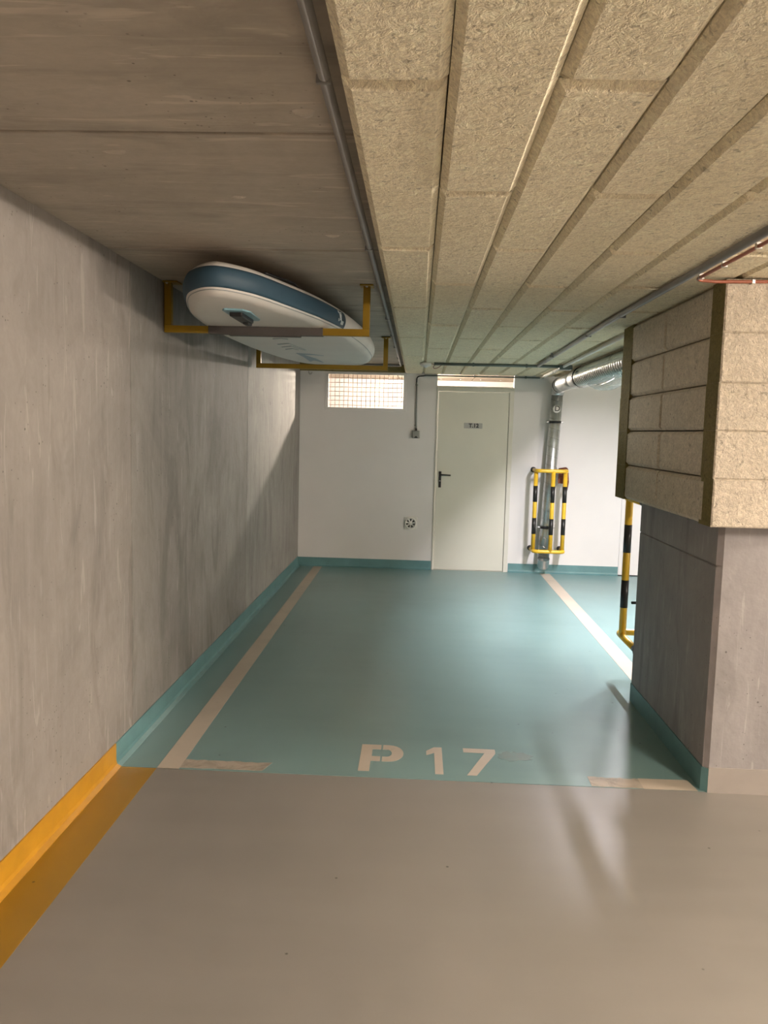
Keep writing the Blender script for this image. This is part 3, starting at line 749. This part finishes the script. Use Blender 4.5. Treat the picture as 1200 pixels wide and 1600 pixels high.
# ------------------------------------------------------------------ racks and paddle board
def rack(y, x0, x1, zb, label, pad=None):
    e = tag(empty('ceiling_rack', ((x0 + x1) / 2, y, ZC)), label, 'rack', 'yellow racks under the concrete ceiling')
    h = 0.0185
    for x in (x0 + h, x1 - h):
        MB().bbox(x - h, x + h, y - h, y + h, zb + 2 * h, ZC - 0.005, 0.002).build('post', 'rack', e)
        pl = MB().bbox(x - 0.036 if x > -1 else x - h, x + 0.036 if x > -1 else x + 0.06, y - 0.045, y + 0.045, ZC - 0.010, ZC - 0.003, 0.0015).build('mounting_plate', 'rack', e)
        for dy in (-0.032, 0.032):
            MB().lathe((x, y + dy, ZC - 0.010), (0, 0, -1), [(0.0, 0.007), (0.006, 0.007), (0.0075, 0.004), (0.0075, 0.0)], 8).build('bolt', 'steel', pl)
    MB().bbox(x0, x1, y - h, y + h, zb, zb + 2 * h, 0.002).build('crossbar', 'rack', e)
    if pad:
        MB().bbox(pad[0], pad[1], y - h - 0.006, y + h + 0.004, zb - 0.004, zb + 2 * h + 0.003, 0.003).bbox(pad[0] + 0.11, pad[1] - 0.12, y - h - 0.009, y + h + 0.006, zb - 0.010, zb, 0.002).build('foam_pad', 'pad', e)['label'] = 'grey padding wrapped around the crossbar'
    return e
rack(4.30, -1.372, -0.274, 2.097, 'mustard yellow rack nearer the viewer with a grey padded crossbar', (-1.134, -0.521))
rack(6.62, -1.350, -0.266, 2.094, 'mustard yellow rack farther back, just in front of the mesh window')

sb = tag(empty('paddle_board', (-0.77, 5.2, 2.137)), 'white and blue inflatable paddle board lying on yellow ceiling racks', 'paddle board')
Y0, Y1 = 3.375, 7.15
tab = [(3.375, 0.0), (3.43, 0.10), (3.51, 0.16), (3.75, 0.25), (3.93, 0.30), (4.16, 0.345), (4.6, 0.395), (5.2, 0.42), (5.7, 0.412), (6.2, 0.372), (6.75, 0.255), (7.0, 0.155), (7.11, 0.075), (7.15, 0.0)]
TH = [math.acos(1 - 2 * (y - Y0) / (Y1 - Y0)) for y, w in tab]
def halfw(th):
    for i in range(len(TH) - 1):
        if TH[i] <= th <= TH[i + 1] + 1e-9:
            s = (th - TH[i]) / (TH[i + 1] - TH[i])
            def sl(j):
                if j <= 0: return (tab[1][1] - tab[0][1]) / (TH[1] - TH[0])
                if j >= len(TH) - 1: return (tab[-1][1] - tab[-2][1]) / (TH[-1] - TH[-2])
                return (tab[j + 1][1] - tab[j - 1][1]) / (TH[j + 1] - TH[j - 1])
            d = TH[i + 1] - TH[i]; a, b_ = tab[i][1], tab[i + 1][1]
            return max(0.0, a * (2 * s ** 3 - 3 * s ** 2 + 1) + sl(i) * d * (s ** 3 - 2 * s ** 2 + s) + b_ * (-2 * s ** 3 + 3 * s ** 2) + sl(i + 1) * d * (s ** 3 - s ** 2))
    return 0.0
NB = 56
side = []
for i in range(NB + 1):
    th = PI * i / NB; y = Y0 + (Y1 - Y0) * (1 - math.cos(th)) / 2
    side.append((y, halfw(th)))
axis_x = lambda y: -0.88 + 0.0545 * (y - Y0)
ring = [(axis_x(y) + w, y) for y, w in side] + [(axis_x(y) - w, y) for y, w in side[-2:0:-1]]
NR = len(ring)
def inward(d):
    out = []
    for i in range(NR):
        a = Vector(ring[i - 1]); c_ = Vector(ring[(i + 1) % NR]); t = (c_ - a).normalized()
        out.append((ring[i][0] - t.y * d * 1.0, ring[i][1] + t.x * d))
    return out
R = 0.074; ZB = 2.1345
def rocker(y): return 0.055 * max(0.0, (y - 6.45) / 0.7) ** 2 + 0.02 * max(0.0, (4.0 - y) / 0.62) ** 2
def rim(a, extra=0.0):
    rr = inward(R * (1 - math.cos(a)) - extra * math.cos(a))
    return [(x, y, ZB + R + (R + extra) * math.sin(a) + rocker(y)) for x, y in rr]
angs = [-PI / 2 + PI * k / 16 for k in range(17)]
b = MB()
rings = [rim(a) for a in angs]
vs = [p for r_ in rings for p in r_]; fs = []
for j in range(16):
    for i in range(NR): fs.append((j * NR + i, j * NR + (i + 1) % NR, (j + 1) * NR + (i + 1) % NR, (j + 1) * NR + i))
for base in (0, 16 * NR):
    for i in range(NB):
        l0, l1 = (NR - i) % NR, (NR - i - 1) % NR
        q = [base + i, base + i + 1, base + l1, base + l0]
        q = list(dict.fromkeys(q))
        if len(q) > 2: fs.append(tuple(q))
b.add(vs, fs, 0, True)
hull = b.build('hull', 'board_white', sb)
# blue band round the tail rail
b = MB(); aj = [-0.62 + 1.22 * k / 8 for k in range(9)]
idx = [i for i in range(-NR // 2, NR // 2) if ring[i % NR][1] < (4.56 if i >= 0 else 4.9)]
rr = [rim(a, 0.0018) for a in aj]; vs = []; fs = []
for r_ in rr: vs += [r_[i % NR] for i in idx]
m_ = len(idx)
for j in range(8):
    for i in range(m_ - 1): fs.append((j * m_ + i, j * m_ + i + 1, (j + 1) * m_ + i + 1, (j + 1) * m_ + i))
b.add(vs, fs, 0, True)
band = b.build('rail_band', 'board_blue', hull); band['label'] = 'blue band around the tail of the board'
md = band.modifiers.new('thickness', 'SOLIDIFY'); md.thickness = 0.0012; md.offset = -1
# seam welt along the rail
sp = rim(-0.78, 0.001)
MB().tube(sp, 0.0022, 5, closed=True).build('seam', 'board_line', hull)
# fin box with pale blue patch, chevrons and mark on the underside
def under(poly, mat, name, t=0.0022, lift=0.0):
    a = sum(poly[i][0] * poly[(i + 1) % len(poly)][1] - poly[(i + 1) % len(poly)][0] * poly[i][1] for i in range(len(poly)))
    pl = poly if a > 0 else poly[::-1]
    return MB().prism(pl, ZB - t, ZB + 0.004 + lift).build(name, mat, hull)
fp = under([(-0.915, 3.70), (-0.90, 3.675), (-0.82, 3.69), (-0.795, 3.75), (-0.797, 3.99), (-0.815, 4.03), (-0.895, 4.03), (-0.915, 3.98)], 'board_patch', 'fin_patch', 0.003, 0.02)
MB().bbox(-0.893, -0.832, 3.74, 4.0, ZB - 0.022, ZB + 0.002, 0.006).build('fin_box', 'black', fp)
MB().bbox(-0.878, -0.846, 3.95, 4.035, ZB - 0.030, ZB - 0.008, 0.006).build('fin_clip', 'black', fp)
def chevron(p0, p1, p2, w):
    o = 0.05 * w
    return [(p0[0], p0[1]), (p1[0], p1[1]), (p2[0], p2[1]), (p2[0], p2[1] + w), (p1[0], p1[1] + w), (p0[0], p0[1] + w)]
for p0, p1, p2 in (((-0.913, 5.12), (-0.83, 5.05), (-0.775, 5.44)), ((-0.913, 5.28), (-0.839, 5.21), (-0.786, 5.46)), ((-0.914, 5.43), (-0.856, 5.36), (-0.828, 5.44)), ((-0.889, 4.82), (-0.838, 4.77), (-0.797, 4.81))):
    under(chevron(p0, p1, p2, 0.035), 'board_line', 'chevron')
under([(-0.881, 5.699), (-0.787, 5.728), (-0.701, 5.848), (-0.772, 5.80), (-0.845, 5.80), (-0.790, 6.08), (-0.771, 6.443), (-0.825, 6.255), (-0.872, 6.37), (-0.867, 5.996)], 'board_mark', 'board_logo')['label'] = 'angular blue mark printed under the board'
# small white lettering on the end of the band
tq = [i for i in range(NR // 2) if 4.36 < ring[i][1] < 4.6]
if tq:
    i0 = tq[0]; t = (Vector(ring[i0 + 1]) - Vector(ring[i0 - 1])).normalized(); nx, ny = t.y, -t.x
    cx_, cy_ = ring[i0]
    for k, (du_, z0, z1, w) in enumerate(((0.0, -0.02, 0.035, 0.006), (0.02, 0.0, 0.030, 0.005), (0.035, -0.012, 0.020, 0.010), (0.055, -0.02, 0.035, 0.005), (0.07, -0.03, -0.012, 0.022))):
        x = cx_ + t.x * (du_ - 0.05) + nx * 0.0005; y = cy_ + t.y * (du_ - 0.05) + ny * 0.0005; vs = []
        for q in (-w, w):
            for z in (z0, z1):
                ox = R * (1 - math.cos(math.asin(max(-1, min(1, z / R)))))
                for dd in (0.0, 0.005): vs.append((x + t.x * q + nx * (dd - ox), y + t.y * q + ny * (dd - ox), ZB + R + z))
        MB().add(vs, [(0, 1, 3, 2), (4, 6, 7, 5), (0, 4, 5, 1), (2, 3, 7, 6), (1, 5, 7, 3), (0, 2, 6, 4)]).build('band_print', 'board_text', band)
# deck ropes on top edge
MB().tube(fillet([(-0.70, 3.60, ZB + 0.150), (-0.62, 3.9, ZB + 0.163), (-0.60, 4.1, ZB + 0.15)], 0.05, 5), 0.005, 6).build('deck_cord', 'black', hull)

# ------------------------------------------------------------------ lamps
# trough lamp above the neighbouring bay
LX, LY, LZ = 1.95, 6.55, 2.225
tl = tag(empty('trough_lamp', (LX, LY, ZI)), 'long trough ceiling lamp behind the pillar lighting the neighbouring bay', 'lamp')
MB().box(LX - 0.095, LX + 0.095, LY - 0.64, LY + 0.64, LZ + 0.012, ZI - 0.004).build('housing', 'lamp_body', tl)
MB().box(LX - 0.097, LX - 0.093, LY - 0.64, LY + 0.64, LZ - 0.115, LZ + 0.012).build('skirt', 'lamp_body', tl)  # both side skirts are added, sized to cut the light off towards the floor
MB().box(LX + 0.093, LX + 0.097, LY - 0.64, LY + 0.64, LZ - 0.115, LZ + 0.012).build('skirt', 'lamp_body', tl)
MB().box(LX - 0.093, LX + 0.093, LY + 0.632, LY + 0.638, LZ - 0.075, LZ + 0.012).build('cutoff_end_plate', 'lamp_body', tl)  # added to keep lamp light off the upper back wall
MB().box(LX - 0.02, LX + 0.02, LY - 0.6, LY + 0.6, LZ + 0.004, LZ + 0.012).build('led_strip', 'plastic_white', tl)
al = bpy.data.lights.new('trough_light', 'AREA'); al.shape = 'RECTANGLE'; al.size = 0.05; al.size_y = 1.15
al.energy = BAY_LAMP_W; al.color = NEUTRAL
ao = bpy.data.objects.new('trough_light', al); COL.objects.link(ao); ao.parent = tl; ao.location = (0, 0, LZ - ZI)
# opal batten lamps over the driving aisle; rear and side ones are added fill
def batten(x, y, along_y, label, glow='aisle_lamp', drop=0.0):
    e = tag(empty('batten_lamp', (x, y, ZI)), label, 'lamp', 'batten lamps over the driving aisle')
    hx, hy = (0.05, 0.62) if along_y else (0.62, 0.05)
    zt = ZI - drop
    MB().bbox(x - hx * 0.8, x + hx * 0.8, y - hy, y + hy, zt - 0.025, zt - 0.003, 0.004).build('housing', 'lamp_body', e)
    if drop:
        for q in (-0.45, 0.45):
            qx, qy = (x, y + q) if along_y else (x + q, y)
            MB().tube([(qx, qy, zt - 0.004), (qx, qy, ZI + 0.004)], 0.005, 8).build('hanger_rod', 'steel', e)
    MB().bbox(x - hx, x + hx, y - hy * 0.97, y + hy * 0.97, zt - 0.095, zt - 0.026, 0.02).build('diffuser', glow, e)
batten(2.42, 0.55, True, 'opal batten lamp over the aisle right of the viewer', 'aisle_lamp', 0.03)
batten(3.7, -3.0, True, 'added unseen batten lamp behind the viewer for fill light', 'rear_fill_lamp')  # added out of view to brighten the far walls
batten(5.0, 2.7, True, 'added unseen batten lamp at the far right for fill light', 'side_fill_lamp', 0.19)  # added out of view, hung low to light the ceiling boards from the right
# round lamp in the store room
rl = tag(empty('store_room_lamp', (0.0, 10.40, ZC)), 'small round lamp under the store room ceiling', 'lamp')
MB().lathe((0.0, 10.40, ZC - 0.011), (0, 0, -1), [(0.0, 0.0), (0.06, 0.0), (0.06, 0.018), (0.04, 0.022), (0.0, 0.022)], 24).build('base', 'lamp_body', rl)
b = MB(); b.lathe((0.0, 10.40, 2.285), (0, 0, 1), [(0.0, -0.045), (0.023, -0.039), (0.039, -0.0225), (0.045, 0.0), (0.039, 0.0225), (0.023, 0.039), (0.0, 0.045)], 20)
b.build('globe', 'store_lamp', rl)
